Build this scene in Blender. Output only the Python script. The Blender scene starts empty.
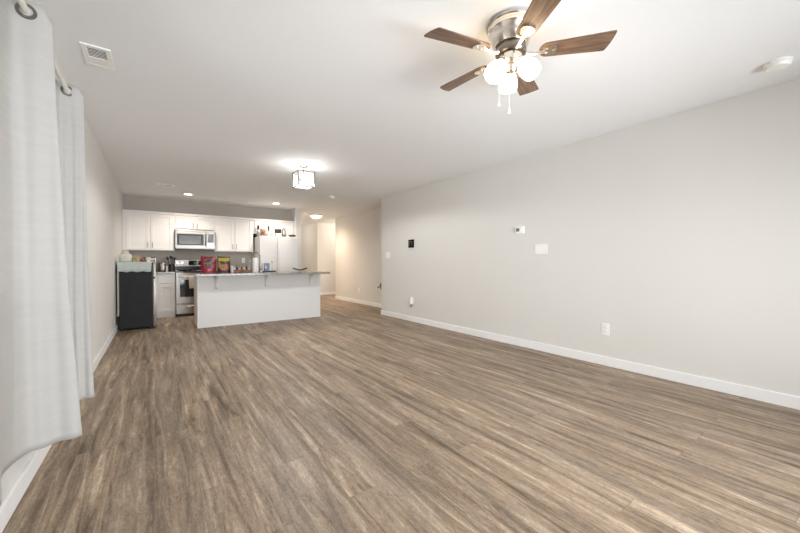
import bpy, bmesh, math, random
from mathutils import Vector, Matrix

random.seed(7)
S = bpy.context.scene
COL = S.collection

# ---------------------------------------------------------------- camera
cam_d = bpy.data.cameras.new('camera')
cam = bpy.data.objects.new('camera', cam_d)
COL.objects.link(cam)
cam_d.sensor_width = 36.0
cam_d.lens = 342.576 / 800 * 36.0
cam_d.clip_start = 0.05
_R = Vector((0.81466, -0.579936, -0.00178013))
_U = Vector((0.00775589, 0.00782568, 0.9999393))
_F = Vector((0.57988691, 0.81462442, -0.01087319))
m = Matrix.Identity(4)
for i in range(3):
    m[i][0] = _R[i]
    m[i][1] = _U[i]
    m[i][2] = -_F[i]
m[2][3] = 1.087
cam.matrix_world = m
S.camera = cam

# ---------------------------------------------------------------- world, colour management
W = bpy.data.worlds.new('world')
S.world = W
W.use_nodes = True
bg = W.node_tree.nodes['Background']
bg.inputs[0].default_value = (0.80, 0.90, 1.0, 1)
bg.inputs[1].default_value = 0.8
S.view_settings.view_transform = 'Standard'
S.view_settings.look = 'None'
S.view_settings.exposure = 1.98
S.view_settings.gamma = 1.0
S.view_settings.use_curve_mapping = False
S.cycles.use_denoising = True
S.cycles.max_bounces = 12
S.cycles.diffuse_bounces = 8
S.cycles.glossy_bounces = 4
S.cycles.transmission_bounces = 6
S.cycles.transparent_max_bounces = 12
S.cycles.caustics_reflective = False
S.cycles.caustics_refractive = False
S.cycles.sample_clamp_indirect = 6.0


def light(name, kind, loc, power, color, rot=(0, 0, 0), **kw):
    d = bpy.data.lights.new(name, kind)
    d.energy = power
    d.color = color
    for k, v in kw.items():
        setattr(d, k, v)
    o = bpy.data.objects.new(name, d)
    o.location = loc
    o.rotation_euler = rot
    COL.objects.link(o)
    return o


# daylight through the rear patio window and through the window behind the curtains
light('daylight_rear', 'AREA', (1.75, -1.62, 1.35), 15, (0.97, 0.985, 1.0), (math.radians(90), 0, 0),
      shape='RECTANGLE', size=3.3, size_y=2.1)
# added fill light outside the rear window, tilted up to brighten the ceiling
light('ceiling_fill', 'AREA', (1.75, -1.75, 0.75), 40, (0.97, 0.985, 1.0), (math.radians(114), 0, 0),
      shape='RECTANGLE', size=3.2, size_y=1.2)
light('daylight_left', 'AREA', (-0.80, 2.0, 1.45), 6, (0.92, 0.96, 1.0), (math.radians(90), 0, math.radians(-90)),
      shape='RECTANGLE', size=1.7, size_y=1.1)

# ---------------------------------------------------------------- materials
MATS = {}


def mat(name, color, rough=0.5, metal=0.0, noise=0.0, nscale=20.0, bump=0.0, emit=None, estr=0.0,
        trans=0.0, spec=0.5, ior=1.45, coords='Object'):
    if name in MATS:
        return MATS[name]
    M = bpy.data.materials.new(name)
    M.use_nodes = True
    nt = M.node_tree
    p = nt.nodes['Principled BSDF']
    p.inputs['Base Color'].default_value = (*color, 1)
    p.inputs['Roughness'].default_value = rough
    p.inputs['Metallic'].default_value = metal
    p.inputs['Specular IOR Level'].default_value = spec
    p.inputs['IOR'].default_value = ior
    if trans:
        p.inputs['Transmission Weight'].default_value = trans
    if emit:
        p.inputs['Emission Color'].default_value = (*emit, 1)
        p.inputs['Emission Strength'].default_value = estr
    tc = nt.nodes.new('ShaderNodeTexCoord')
    nz = nt.nodes.new('ShaderNodeTexNoise')
    nz.inputs['Scale'].default_value = nscale
    nz.inputs['Detail'].default_value = 4
    nt.links.new(tc.outputs[coords], nz.inputs['Vector'])
    mx = nt.nodes.new('ShaderNodeMixRGB')
    mx.blend_type = 'MIX'
    a = tuple(max(0, c * (1 - noise)) for c in color)
    b = tuple(min(1, c * (1 + noise)) for c in color)
    mx.inputs[1].default_value = (*a, 1)
    mx.inputs[2].default_value = (*b, 1)
    nt.links.new(nz.outputs['Fac'], mx.inputs[0])
    nt.links.new(mx.outputs[0], p.inputs['Base Color'])
    if bump:
        bp = nt.nodes.new('ShaderNodeBump')
        bp.inputs['Strength'].default_value = bump
        bp.inputs['Distance'].default_value = 0.002
        nt.links.new(nz.outputs['Fac'], bp.inputs['Height'])
        nt.links.new(bp.outputs[0], p.inputs['Normal'])
    MATS[name] = M
    return M


def floor_mat():
    M = bpy.data.materials.new('wood_floor')
    M.use_nodes = True
    nt = M.node_tree
    N = nt.nodes
    L = nt.links
    p = N['Principled BSDF']
    tc = N.new('ShaderNodeTexCoord')
    sep = N.new('ShaderNodeSeparateXYZ')
    L.new(tc.outputs['Object'], sep.inputs[0])
    cmb = N.new('ShaderNodeCombineXYZ')
    L.new(sep.outputs['Y'], cmb.inputs['X'])
    L.new(sep.outputs['X'], cmb.inputs['Y'])

    def brick(c1, c2, mort):
        b = N.new('ShaderNodeTexBrick')
        b.offset = 0.37
        b.offset_frequency = 2
        b.inputs['Scale'].default_value = 1.0
        b.inputs['Brick Width'].default_value = 1.22
        b.inputs['Row Height'].default_value = 0.18
        b.inputs['Mortar Size'].default_value = 0.0012
        b.inputs['Mortar Smooth'].default_value = 0.3
        b.inputs['Color1'].default_value = (*c1, 1)
        b.inputs['Color2'].default_value = (*c2, 1)
        b.inputs['Mortar'].default_value = (*mort, 1)
        L.new(cmb.outputs[0], b.inputs['Vector'])
        return b
    br = brick((0, 0, 0), (1, 1, 1), (0.5, 0.5, 0.5))
    # random offset per plank so that the grain is its own on every board
    off = N.new('ShaderNodeVectorMath')
    off.operation = 'MULTIPLY_ADD'
    L.new(br.outputs['Color'], off.inputs[0])
    off.inputs[1].default_value = (0.5, 2.1, 5.7)
    L.new(tc.outputs['Object'], off.inputs[2])

    def noise(sx, sy, detail, dist, rough=0.6, per_plank=True):
        mp = N.new('ShaderNodeMapping')
        mp.inputs['Scale'].default_value = (sx, sy, 1)
        L.new(off.outputs[0] if per_plank else tc.outputs['Object'], mp.inputs['Vector'])
        n = N.new('ShaderNodeTexNoise')
        n.inputs['Scale'].default_value = 1
        n.inputs['Detail'].default_value = detail
        n.inputs['Roughness'].default_value = rough
        n.inputs['Distortion'].default_value = dist
        L.new(mp.outputs[0], n.inputs['Vector'])
        return n
    big = noise(14, 1.0, 9, 1.2, 0.72)
    ramp = N.new('ShaderNodeValToRGB')
    e = ramp.color_ramp.elements
    e[0].position = 0.36
    e[0].color = (0.102, 0.073, 0.050, 1)
    e[1].position = 0.71
    e[1].color = (0.56, 0.45, 0.335, 1)
    k = e.new(0.43)
    k.color = (0.210, 0.153, 0.106, 1)
    k = e.new(0.55)
    k.color = (0.315, 0.238, 0.170, 1)
    L.new(big.outputs['Fac'], ramp.inputs[0])
    # greyer patches
    gp = noise(5, 0.7, 3, 0.4, 0.6, False)
    gr = N.new('ShaderNodeMixRGB')
    gr.blend_type = 'MIX'
    gm = N.new('ShaderNodeMapRange')
    gm.inputs['From Min'].default_value = 0.42
    gm.inputs['From Max'].default_value = 0.70
    gm.inputs['To Max'].default_value = 0.5
    L.new(gp.outputs['Fac'], gm.inputs['Value'])
    L.new(gm.outputs[0], gr.inputs[0])
    L.new(ramp.outputs[0], gr.inputs[1])
    gr.inputs[2].default_value = (0.235, 0.196, 0.160, 1)
    fine = noise(55, 20, 9, 1.5, 0.8)
    fr = N.new('ShaderNodeMapRange')
    fr.inputs['From Min'].default_value = 0.3
    fr.inputs['From Max'].default_value = 0.7
    fr.inputs['To Min'].default_value = 0.55
    fr.inputs['To Max'].default_value = 1.42
    L.new(fine.outputs['Fac'], fr.inputs['Value'])
    mu = N.new('ShaderNodeMixRGB')
    mu.blend_type = 'MULTIPLY'
    mu.inputs[0].default_value = 1
    L.new(gr.outputs[0], mu.inputs[1])
    L.new(fr.outputs[0], mu.inputs[2])
    # broad darker and lighter streaks
    st = noise(9, 0.55, 6, 1.3, 0.65, False)
    sr = N.new('ShaderNodeMapRange')
    sr.inputs['From Min'].default_value = 0.36
    sr.inputs['From Max'].default_value = 0.62
    sr.inputs['To Min'].default_value = 0.72
    sr.inputs['To Max'].default_value = 1.38
    L.new(st.outputs['Fac'], sr.inputs['Value'])
    mu0 = N.new('ShaderNodeMixRGB')
    mu0.blend_type = 'MULTIPLY'
    mu0.inputs[0].default_value = 1
    L.new(mu.outputs[0], mu0.inputs[1])
    L.new(sr.outputs[0], mu0.inputs[2])
    mu = mu0
    # plank tint
    tint = N.new('ShaderNodeMapRange')
    tint.inputs['To Min'].default_value = 0.95
    tint.inputs['To Max'].default_value = 1.05
    L.new(br.outputs['Color'], tint.inputs['Value'])
    mu2 = N.new('ShaderNodeMixRGB')
    mu2.blend_type = 'MULTIPLY'
    mu2.inputs[0].default_value = 1
    L.new(mu.outputs[0], mu2.inputs[1])
    L.new(tint.outputs[0], mu2.inputs[2])
    seam = N.new('ShaderNodeMixRGB')
    seam.blend_type = 'MULTIPLY'
    L.new(br.outputs['Fac'], seam.inputs[0])
    L.new(mu2.outputs[0], seam.inputs[1])
    seam.inputs[2].default_value = (0.72, 0.70, 0.68, 1)
    L.new(seam.outputs[0], p.inputs['Base Color'])
    p.inputs['Roughness'].default_value = 0.5
    p.inputs['Specular IOR Level'].default_value = 0.3
    bp = N.new('ShaderNodeBump')
    bp.inputs['Strength'].default_value = 0.12
    bp.inputs['Distance'].default_value = 0.002
    L.new(fine.outputs['Fac'], bp.inputs['Height'])
    L.new(bp.outputs[0], p.inputs['Normal'])
    return M


def curtain_mat():
    M = bpy.data.materials.new('white_curtain_fabric')
    M.use_nodes = True
    nt = M.node_tree
    N = nt.nodes
    L = nt.links
    N.remove(N['Principled BSDF'])
    out = N['Material Output']
    tc = N.new('ShaderNodeTexCoord')
    mp = N.new('ShaderNodeMapping')
    mp.inputs['Scale'].default_value = (3, 3, 26)
    L.new(tc.outputs['Object'], mp.inputs['Vector'])
    nz = N.new('ShaderNodeTexNoise')
    nz.inputs['Scale'].default_value = 1.6
    nz.inputs['Detail'].default_value = 5
    nz.inputs['Roughness'].default_value = 0.7
    L.new(mp.outputs[0], nz.inputs['Vector'])
    rm = N.new('ShaderNodeMixRGB')
    rm.inputs[1].default_value = (0.585, 0.58, 0.565, 1)
    rm.inputs[2].default_value = (0.68, 0.675, 0.66, 1)
    L.new(nz.outputs['Fac'], rm.inputs[0])
    d = N.new('ShaderNodeBsdfDiffuse')
    t = N.new('ShaderNodeBsdfTranslucent')
    L.new(rm.outputs[0], d.inputs[0])
    L.new(rm.outputs[0], t.inputs[0])
    bp = N.new('ShaderNodeBump')
    bp.inputs['Strength'].default_value = 0.25
    bp.inputs['Distance'].default_value = 0.003
    L.new(nz.outputs['Fac'], bp.inputs['Height'])
    L.new(bp.outputs[0], d.inputs['Normal'])
    mx = N.new('ShaderNodeMixShader')
    mx.inputs[0].default_value = 0.22
    L.new(d.outputs[0], mx.inputs[1])
    L.new(t.outputs[0], mx.inputs[2])
    L.new(mx.outputs[0], out.inputs[0])
    return M


def pane_mat():
    M = bpy.data.materials.new('window_glass')
    M.use_nodes = True
    nt = M.node_tree
    N = nt.nodes
    L = nt.links
    N.remove(N['Principled BSDF'])
    out = N['Material Output']
    t = N.new('ShaderNodeBsdfTransparent')
    g = N.new('ShaderNodeBsdfGlossy')
    g.inputs['Roughness'].default_value = 0.02
    fr = N.new('ShaderNodeFresnel')
    mx = N.new('ShaderNodeMixShader')
    L.new(fr.outputs[0], mx.inputs[0])
    L.new(t.outputs[0], mx.inputs[1])
    L.new(g.outputs[0], mx.inputs[2])
    L.new(mx.outputs[0], out.inputs[0])
    return M


def crystal_mat():
    M = bpy.data.materials.new('crystal_glass')
    M.use_nodes = True
    nt = M.node_tree
    N = nt.nodes
    L = nt.links
    N.remove(N['Principled BSDF'])
    out = N['Material Output']
    t = N.new('ShaderNodeBsdfTransparent')
    g = N.new('ShaderNodeBsdfGlossy')
    g.inputs['Roughness'].default_value = 0.1
    d = N.new('ShaderNodeBsdfTranslucent')
    d.inputs[0].default_value = (0.95, 0.95, 0.95, 1)
    tc = N.new('ShaderNodeTexCoord')
    w = N.new('ShaderNodeTexNoise')
    w.inputs['Scale'].default_value = 14
    w.inputs['Distortion'].default_value = 2.5
    L.new(tc.outputs['Object'], w.inputs['Vector'])
    mr = N.new('ShaderNodeMapRange')
    mr.inputs['From Min'].default_value = 0.42
    mr.inputs['From Max'].default_value = 0.6
    mr.inputs['To Min'].default_value = 0.04
    mr.inputs['To Max'].default_value = 0.22
    L.new(w.outputs['Fac'], mr.inputs['Value'])
    m0 = N.new('ShaderNodeMixShader')
    m0.inputs[0].default_value = 0.7
    L.new(g.outputs[0], m0.inputs[1])
    L.new(d.outputs[0], m0.inputs[2])
    mx = N.new('ShaderNodeMixShader')
    L.new(mr.outputs[0], mx.inputs[0])
    L.new(t.outputs[0], mx.inputs[1])
    L.new(m0.outputs[0], mx.inputs[2])
    L.new(mx.outputs[0], out.inputs[0])
    return M


def ramp_mat(name, cols, scale, rough=0.4, dist=1.0, pos=None, detail=3, stretch=(1, 1, 1)):
    M = bpy.data.materials.new(name)
    M.use_nodes = True
    nt = M.node_tree
    N = nt.nodes
    L = nt.links
    p = N['Principled BSDF']
    tc = N.new('ShaderNodeTexCoord')
    mp = N.new('ShaderNodeMapping')
    mp.inputs['Scale'].default_value = stretch
    L.new(tc.outputs['Object'], mp.inputs['Vector'])
    nz = N.new('ShaderNodeTexNoise')
    nz.inputs['Scale'].default_value = scale
    nz.inputs['Detail'].default_value = detail
    nz.inputs['Distortion'].default_value = dist
    L.new(mp.outputs[0], nz.inputs['Vector'])
    r = N.new('ShaderNodeValToRGB')
    e = r.color_ramp.elements
    n = len(cols)
    ps = pos or [0.3 + 0.4 * i / (n - 1) for i in range(n)]
    e[0].position = ps[0]
    e[0].color = (*cols[0], 1)
    e[1].position = ps[-1]
    e[1].color = (*cols[-1], 1)
    for i in range(1, n - 1):
        k = e.new(ps[i])
        k.color = (*cols[i], 1)
    L.new(nz.outputs['Fac'], r.inputs[0])
    L.new(r.outputs[0], p.inputs['Base Color'])
    p.inputs['Roughness'].default_value = rough
    return M


WALL = mat('wall_paint', (0.745, 0.74, 0.715), 0.85, noise=0.012, nscale=3, bump=0.02)
KWALL = mat('kitchen_wall_shaded', (0.50, 0.465, 0.425), 0.8, noise=0.012, nscale=3)  # same wall paint, darkened to put the kitchen's shade into the colour
CEIL = mat('ceiling_paint', (0.87, 0.885, 0.90), 0.95, noise=0.01, nscale=40, bump=0.15)
TRIM = mat('white_trim', (0.91, 0.92, 0.93), 0.4, noise=0.01)
CAB = mat('white_cabinet', (0.86, 0.845, 0.825), 0.4, noise=0.01)
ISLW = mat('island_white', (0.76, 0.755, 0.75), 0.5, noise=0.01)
PLATE = mat('white_plastic', (0.92, 0.92, 0.90), 0.35, noise=0.005)
BLACKP = mat('black_plastic', (0.015, 0.015, 0.016), 0.3, noise=0.1)
STEEL = mat('brushed_steel', (0.34, 0.32, 0.295), 0.36, metal=1.0, noise=0.06, nscale=60)
NICKEL = mat('brushed_nickel', (0.86, 0.80, 0.73), 0.24, metal=1.0, noise=0.04, nscale=30)
DNICK = mat('dark_nickel', (0.22, 0.20, 0.18), 0.3, metal=1.0, noise=0.05)
GLASSB = mat('black_glass', (0.02, 0.02, 0.022), 0.06, noise=0.05)
MWG = mat('grey_oven_glass', (0.16, 0.17, 0.19), 0.08, noise=0.05)
FRIDGEW = mat('white_enamel', (0.80, 0.80, 0.80), 0.3, noise=0.01)
CHAR = mat('charcoal_panel', (0.028, 0.0285, 0.030), 0.65, noise=0.15, nscale=6, spec=.2)
ROD = mat('white_rod', (0.80, 0.79, 0.74), 0.3, noise=0.01)
CURT = curtain_mat()
FLOOR = floor_mat()
PANE = pane_mat()
CRYS = crystal_mat()
GRAN = ramp_mat('granite', [(0.07, 0.06, 0.055), (0.25, 0.225, 0.20), (0.46, 0.43, 0.40)], 70, 0.18, 0.3, detail=6)
BLADE = ramp_mat('blade_wood', [(0.085, 0.048, 0.030), (0.15, 0.090, 0.058), (0.23, 0.150, 0.10)], 1.0, 0.4, 0.8, detail=5,
                 stretch=(5, 60, 60))
TEAL = mat('pale_teal_cloth', (0.50, 0.565, 0.545), 0.9, noise=0.06, nscale=60, bump=0.2)
TOWEL = mat('cream_towel', (0.74, 0.66, 0.58), 0.95, noise=0.05, nscale=90, bump=0.3)
PAPER = mat('paper_towel_white', (0.86, 0.86, 0.85), 0.95, noise=0.02, nscale=80)
RED = mat('red_bag', (0.26, 0.003, 0.016), 0.35, noise=0.25, nscale=18)
LAMPG = mat('lit_lamp_glass', (0.9, 0.88, 0.84), 0.4, emit=(1.0, 0.76, 0.48), estr=4.0)
LAMPH = mat('lit_dome_glass', (0.9, 0.88, 0.84), 0.4, emit=(1.0, 0.84, 0.66), estr=1.6)
LAMPC = mat('lit_downlight', (0.9, 0.88, 0.84), 0.4, emit=(1.0, 0.80, 0.58), estr=5.0)
BULB = mat('lit_bulb', (0.9, 0.88, 0.84), 0.4, emit=(1.0, 0.93, 0.84), estr=9.0)


# ---------------------------------------------------------------- mesh helpers
def box(bm, x0, x1, y0, y1, z0, z1, bev=0.0, seg=2):
    r = bmesh.ops.create_cube(bm, size=1.0)
    vs = r['verts']
    for v in vs:
        v.co = Vector(((x0 + x1) / 2 + v.co.x * (x1 - x0), (y0 + y1) / 2 + v.co.y * (y1 - y0),
                       (z0 + z1) / 2 + v.co.z * (z1 - z0)))
    if bev > 0:
        es = list({e for v in vs for e in v.link_edges})
        bmesh.ops.bevel(bm, geom=es, offset=bev, segments=seg, affect='EDGES', profile=0.5)
    return bm


def B(*a, **k):
    return box(bmesh.new(), *a, **k)


def frame_of(d):
    d = d.normalized()
    u = d.orthogonal().normalized()
    return u, d.cross(u).normalized()


def tube(bm, pts, r, seg=10, caps=True):
    pts = [Vector(p) for p in pts]
    rs = r if isinstance(r, (list, tuple)) else [r] * len(pts)
    rings = []
    u = None
    for i, p in enumerate(pts):
        d = (pts[min(i + 1, len(pts) - 1)] - pts[max(i - 1, 0)]).normalized()
        if u is None:
            u = d.orthogonal().normalized()
        else:
            u = (u - d * u.dot(d)).normalized()
        w = d.cross(u)
        rings.append([bm.verts.new(p + (u * math.cos(2 * math.pi * k / seg) + w * math.sin(2 * math.pi * k / seg)) * rs[i])
                      for k in range(seg)])
    for a, b in zip(rings, rings[1:]):
        for k in range(seg):
            bm.faces.new((a[k], a[(k + 1) % seg], b[(k + 1) % seg], b[k]))
    if caps:
        bm.faces.new(rings[0][::-1])
        bm.faces.new(rings[-1])
    return bm


def lathe(bm, prof, c=(0, 0, 0), axis=(0, 0, 1), seg=32, closed=False):
    """prof: list of (radius, distance along axis)"""
    a = Vector(axis).normalized()
    if abs(a.z) > 0.999:
        u, w = Vector((1, 0, 0)), Vector((0, 1, 0)) * (1 if a.z > 0 else -1)
    else:
        u, w = frame_of(a)
    c = Vector(c)
    rings = []
    for r, h in prof:
        if r < 1e-5:
            rings.append([bm.verts.new(c + a * h)])
        else:
            rings.append([bm.verts.new(c + a * h + (u * math.cos(2 * math.pi * k / seg) + w * math.sin(2 * math.pi * k / seg)) * r)
                          for k in range(seg)])
    prs = list(zip(rings, rings[1:]))
    if closed:
        prs.append((rings[-1], rings[0]))
    for p, q in prs:
        for k in range(seg):
            k2 = (k + 1) % seg
            if len(p) == 1 and len(q) == 1:
                continue
            if len(p) == 1:
                bm.faces.new((p[0], q[k2], q[k]))
            elif len(q) == 1:
                bm.faces.new((p[k], p[k2], q[0]))
            else:
                bm.faces.new((p[k], p[k2], q[k2], q[k]))
    return bm


def solid(bm, outline, z0, z1, M=None):
    """prism from an outline of (x, y)"""
    lo = [bm.verts.new((x, y, z0)) for x, y in outline]
    hi = [bm.verts.new((x, y, z1)) for x, y in outline]
    n = len(outline)
    bm.faces.new(lo[::-1])
    bm.faces.new(hi)
    for k in range(n):
        bm.faces.new((lo[k], lo[(k + 1) % n], hi[(k + 1) % n], hi[k]))
    if M:
        for v in lo + hi:
            v.co = M @ v.co
    return bm


ROOT = {}


def obj(name, bm, m, parent=None, smooth=False, angle=35):
    bmesh.ops.recalc_face_normals(bm, faces=bm.faces)
    if parent is not None:
        off = ROOT[parent.name]
    else:
        xs = [v.co for v in bm.verts]
        off = Vector(((min(v.x for v in xs) + max(v.x for v in xs)) / 2, (min(v.y for v in xs) + max(v.y for v in xs)) / 2,
                      min(v.z for v in xs)))
    for v in bm.verts:
        v.co -= off
    me = bpy.data.meshes.new(name)
    bm.to_mesh(me)
    bm.free()
    me.materials.append(m)
    if smooth:
        for p in me.polygons:
            p.use_smooth = True
        me.set_sharp_from_angle(angle=math.radians(angle))
    o = bpy.data.objects.new(name, me)
    COL.objects.link(o)
    if parent is not None:
        o.parent = parent
    else:
        o.location = off
    ROOT[o.name] = off
    return o


def tag(o, label, cat, group=None):
    o['label'] = label
    o['category'] = cat
    if group:
        o['group'] = group
    return o


def thing(name, loc, label, cat, group=None):
    o = bpy.data.objects.new(name, None)
    o.empty_display_size = 0.1
    o.location = loc
    COL.objects.link(o)
    ROOT[o.name] = Vector(loc)
    return tag(o, label, cat, group)


def struct(name, bm, m, **k):
    o = obj(name, bm, m, **k)
    o['kind'] = 'structure'
    return o


# ---------------------------------------------------------------- room shell
XL, XR, YB, YC, XH, H = -0.53, 3.853, 8.826, 6.083, 4.42, 2.44
YR, XS, YS = -1.4, 2.80, 8.34
T = 0.14
struct('floor', B(XL - T, 6.4, YR - T, 12.6, -0.1, 0.0), FLOOR)
struct('ceiling', B(XL - T, 6.4, YR - T, 12.6, H, H + 0.1), CEIL)


def wall_with_hole(axis, p0, p1, a0, a1, h0, h1, z0, z1):
    """axis 'x': wall thickness p0..p1 in x, runs a0..a1 in y. hole h0..h1, z0..z1"""
    bm = bmesh.new()
    rects = [(a0, h0, 0, H), (h1, a1, 0, H), (h0, h1, z1, H)]
    if z0 > 0:
        rects.append((h0, h1, 0, z0))
    for r0, r1, q0, q1 in rects:
        if axis == 'x':
            box(bm, p0, p1, r0, r1, q0, q1)
        else:
            box(bm, r0, r1, p0, p1, q0, q1)
    return bm


struct('wall_left', wall_with_hole('x', XL - T, XL, YR, YB, 1.15, 2.85, 0.9, 2.0), WALL)
struct('wall_right', B(XR, XR + 0.12, YR, YC, 0, H), WALL)
struct('wall_right_return', B(XR + 0.12, XH + 0.12, YC - 0.12, YC, 0, H), WALL)
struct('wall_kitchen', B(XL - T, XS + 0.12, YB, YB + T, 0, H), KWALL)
struct('wall_partition', B(XS, XS + 0.12, YS, YB, 0, H), WALL)
struct('wall_hall_left', B(XS, XS + 0.12, YB + T, 12.45, 0, H), WALL)
struct('wall_hall_right', B(XH, XH + 0.12, YC, 9.58, 0, H), WALL)
struct('wall_hall_recess', B(XH + 0.1, 6.4, 10.95, 11.07, 0, H), WALL)
struct('wall_hall_recess_end', B(6.28, 6.4, 9.58, 10.95, 0, H), WALL)
struct('wall_hall_recess_near', B(XH + 0.12, 6.4, 9.46, 9.58, 0, H), WALL)
struct('wall_hall_far_right', B(XH - 0.02, XH + 0.1, 10.95, 12.45, 0, H), WALL)
struct('wall_hall_end', B(XS, XH + 0.1, 12.45, 12.57, 0, H), WALL)
struct('wall_rear', wall_with_hole('y', YR - T, YR, XL - T, XR + 0.12, 0.15, 3.35, 0.12, 2.15), WALL)


def base(name, x0, x1, y0, y1, h=0.095):
    bm = bmesh.new()
    box(bm, x0, x1, y0, y1, 0.0, h, 0.004)
    struct(name, bm, TRIM)


base('baseboard_right', XR - 0.015, XR, YR, YC)
base('baseboard_right_end', XR - 0.015, XR + 0.13, YC, YC + 0.015)
base('baseboard_left', XL, XL + 0.016, YR, 8.2)
base('baseboard_hall', XH - 0.015, XH, YC + 0.0, 9.58)
base('baseboard_recess', XH, 6.28, 10.935, 10.95)
base('baseboard_hall_far', XH - 0.035, XH - 0.02, 10.95, 12.45)
base('baseboard_partition', XS + 0.12, XS + 0.135, YS, 12.45)
base('baseboard_rear', XL, 0.1, YR, YR + 0.015)

# window behind the curtains and rear patio window
w = struct('window_1', B(XL - T, XL - 0.01, 1.15, 2.85, 0.9, 0.93), TRIM)
bm = bmesh.new()
for a in ((1.15, 1.21, .93, 2.0), (2.79, 2.85, .93, 2.0), (1.97, 2.03, .93, 2.0), (1.21, 2.79, 1.94, 2.0), (1.21, 2.79, .93, .98)):
    box(bm, XL - 0.11, XL - 0.05, *a)
obj('window_frame', bm, TRIM, w)
obj('window_pane', B(XL - 0.085, XL - 0.08, 1.21, 2.79, .98, 1.94), PANE, w)
w = struct('window_2', B(0.15, 3.35, YR - T, YR, 0.09, 0.12), TRIM)
bm = bmesh.new()
for a in ((0.15, 0.22), (3.28, 3.35), (1.71, 1.79)):
    box(bm, a[0], a[1], YR - 0.1, YR - 0.04, .12, 2.15)
for a in ((.12, .19), (2.08, 2.15)):
    box(bm, 0.22, 3.28, YR - 0.1, YR - 0.04, *a)
obj('window_frame', bm, TRIM, w)
obj('window_pane', B(0.22, 3.28, YR - 0.075, YR - 0.07, .19, 2.08), PANE, w)

# ---------------------------------------------------------------- curtains
def catmull(P, s):
    n = len(P) - 1
    x = min(max(s, 0), 1) * n
    i = min(int(x), n - 1)
    t = x - i
    p0 = P[max(i - 1, 0)]
    p1, p2 = P[i], P[i + 1]
    p3 = P[min(i + 2, n)]
    return tuple(0.5 * (2 * b + (c - a) * t + (2 * a - 5 * b + 4 * c - d) * t * t + (3 * b - a - 3 * c + d) * t ** 3)
                 for a, b, c, d in zip(p0, p1, p2, p3))


ROD_X, ROD_Z = -0.45, 2.18


def curtain(label, top, bot, gs, group):
    """top, bot: control points (x, y, z); gs: indices of the top points that are grommets"""
    ns, nt_ = 120, 60
    bm = bmesh.new()
    g = []
    for i in range(ns + 1):
        s = i / ns
        a = Vector(catmull(top, s))
        b = Vector(catmull(bot, s))
        row = []
        for j in range(nt_ + 1):
            t = j / nt_
            e = t ** 1.15
            p = a.lerp(b, e)
            p.z = a.z + (b.z - a.z) * t
            p.x += 0.006 * math.sin(9 * s + 5 * t) * t
            p.y += 0.008 * math.sin(14 * t + 3 * s) * t + 0.009 * math.sin(62 * s + 1.5 * t) * (.25 + .75 * t) * min(1, 6 * t)
            if t > 0.97 or t < 0.01:
                p.x += 0.0015
            row.append(bm.verts.new(p))
        g.append(row)
    for i in range(ns):
        for j in range(nt_):
            bm.faces.new((g[i][j], g[i + 1][j], g[i + 1][j + 1], g[i][j + 1]))
    root = thing('curtain', (ROD_X, (top[0][1] + top[-1][1]) / 2, bot[-1][2]), label, 'curtain', group)
    o = obj('fabric', bm, CURT, root, smooth=True, angle=180)
    md = o.modifiers.new('thickness', 'SOLIDIFY')
    md.thickness = 0.002
    n = len(top) - 1
    for k in gs:
        a = Vector(catmull(top, (k - .15) / n))
        b = Vector(catmull(top, (k + .15) / n))
        tdir = (b - a)
        tdir.z = 0
        nrm = tdir.cross(Vector((0, 0, 1))).normalized()
        c = Vector((ROD_X, top[k][1], ROD_Z))
        bmr = bmesh.new()
        lathe(bmr, [(0.021, -.004), (0.032, -.004), (0.034, 0), (0.032, .004), (0.021, .004)], c, nrm, 28, closed=True)
        obj('grommet', bmr, DNICK, root, smooth=True)
    return root


zt = 2.225
top1 = [(-.47, 1.24, zt), (-.45, 1.30, zt), (-.43, 1.37, zt), (-.45, 1.45, zt), (-.49, 1.52, zt), (-.45, 1.60, zt), (-.435, 1.66, zt), (-.45, 1.74, zt),
        (-.485, 1.86, zt), (-.502, 1.98, zt), (-.502, 2.09, zt), (-.488, 2.145, zt), (-.45, 2.155, zt), (-.405, 2.165, zt), (-.376, 2.19, zt - .045)]
bot1 = [(-.49, 1.30, .24), (-.46, 1.38, .24), (-.44, 1.47, .24), (-.46, 1.56, .24), (-.48, 1.64, .24), (-.46, 1.72, .24), (-.46, 1.80, .24), (-.48, 1.88, .24),
        (-.50, 1.98, .23), (-.515, 2.08, .225), (-.508, 2.17, .22), (-.494, 2.24, .22), (-.445, 2.29, .22), (-.385, 2.32, .22), (-.318, 2.335, .22)]
curtain('long white curtain panel nearest the camera, cut off by the left edge of the photo', top1, bot1, (1, 3, 5, 7, 12), 'white grommet curtains on the left wall')
top2 = [(-.47, 2.36, zt), (-.45, 2.42, zt), (-.44, 2.48, zt), (-.45, 2.54, zt), (-.49, 2.62, zt), (-.503, 2.74, zt), (-.503, 2.86, zt), (-.495, 2.97, zt),
        (-.45, 3.0, zt), (-.405, 3.01, zt), (-.378, 3.03, zt - .04)]
bot2 = [(-.49, 2.40, .21), (-.46, 2.46, .21), (-.45, 2.52, .21), (-.46, 2.58, .21), (-.48, 2.66, .21), (-.50, 2.75, .21), (-.50, 2.86, .21), (-.49, 2.96, .21),
        (-.44, 2.98, .21), (-.395, 2.99, .21), (-.346, 3.0, .21)]
curtain('narrower white curtain panel hanging farther back, towards the kitchen', top2, bot2, (1, 3, 8), 'white grommet curtains on the left wall')
rod = thing('curtain_rod', (XL, 2.0, ROD_Z), 'pale round curtain rod threaded through both white curtain panels', 'curtain rod')
bm = bmesh.new()
tube(bm, [(ROD_X, 0.95, ROD_Z), (ROD_X, 3.05, ROD_Z)], 0.0125, 16)
obj('rod', bm, ROD, rod, smooth=True)
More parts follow.
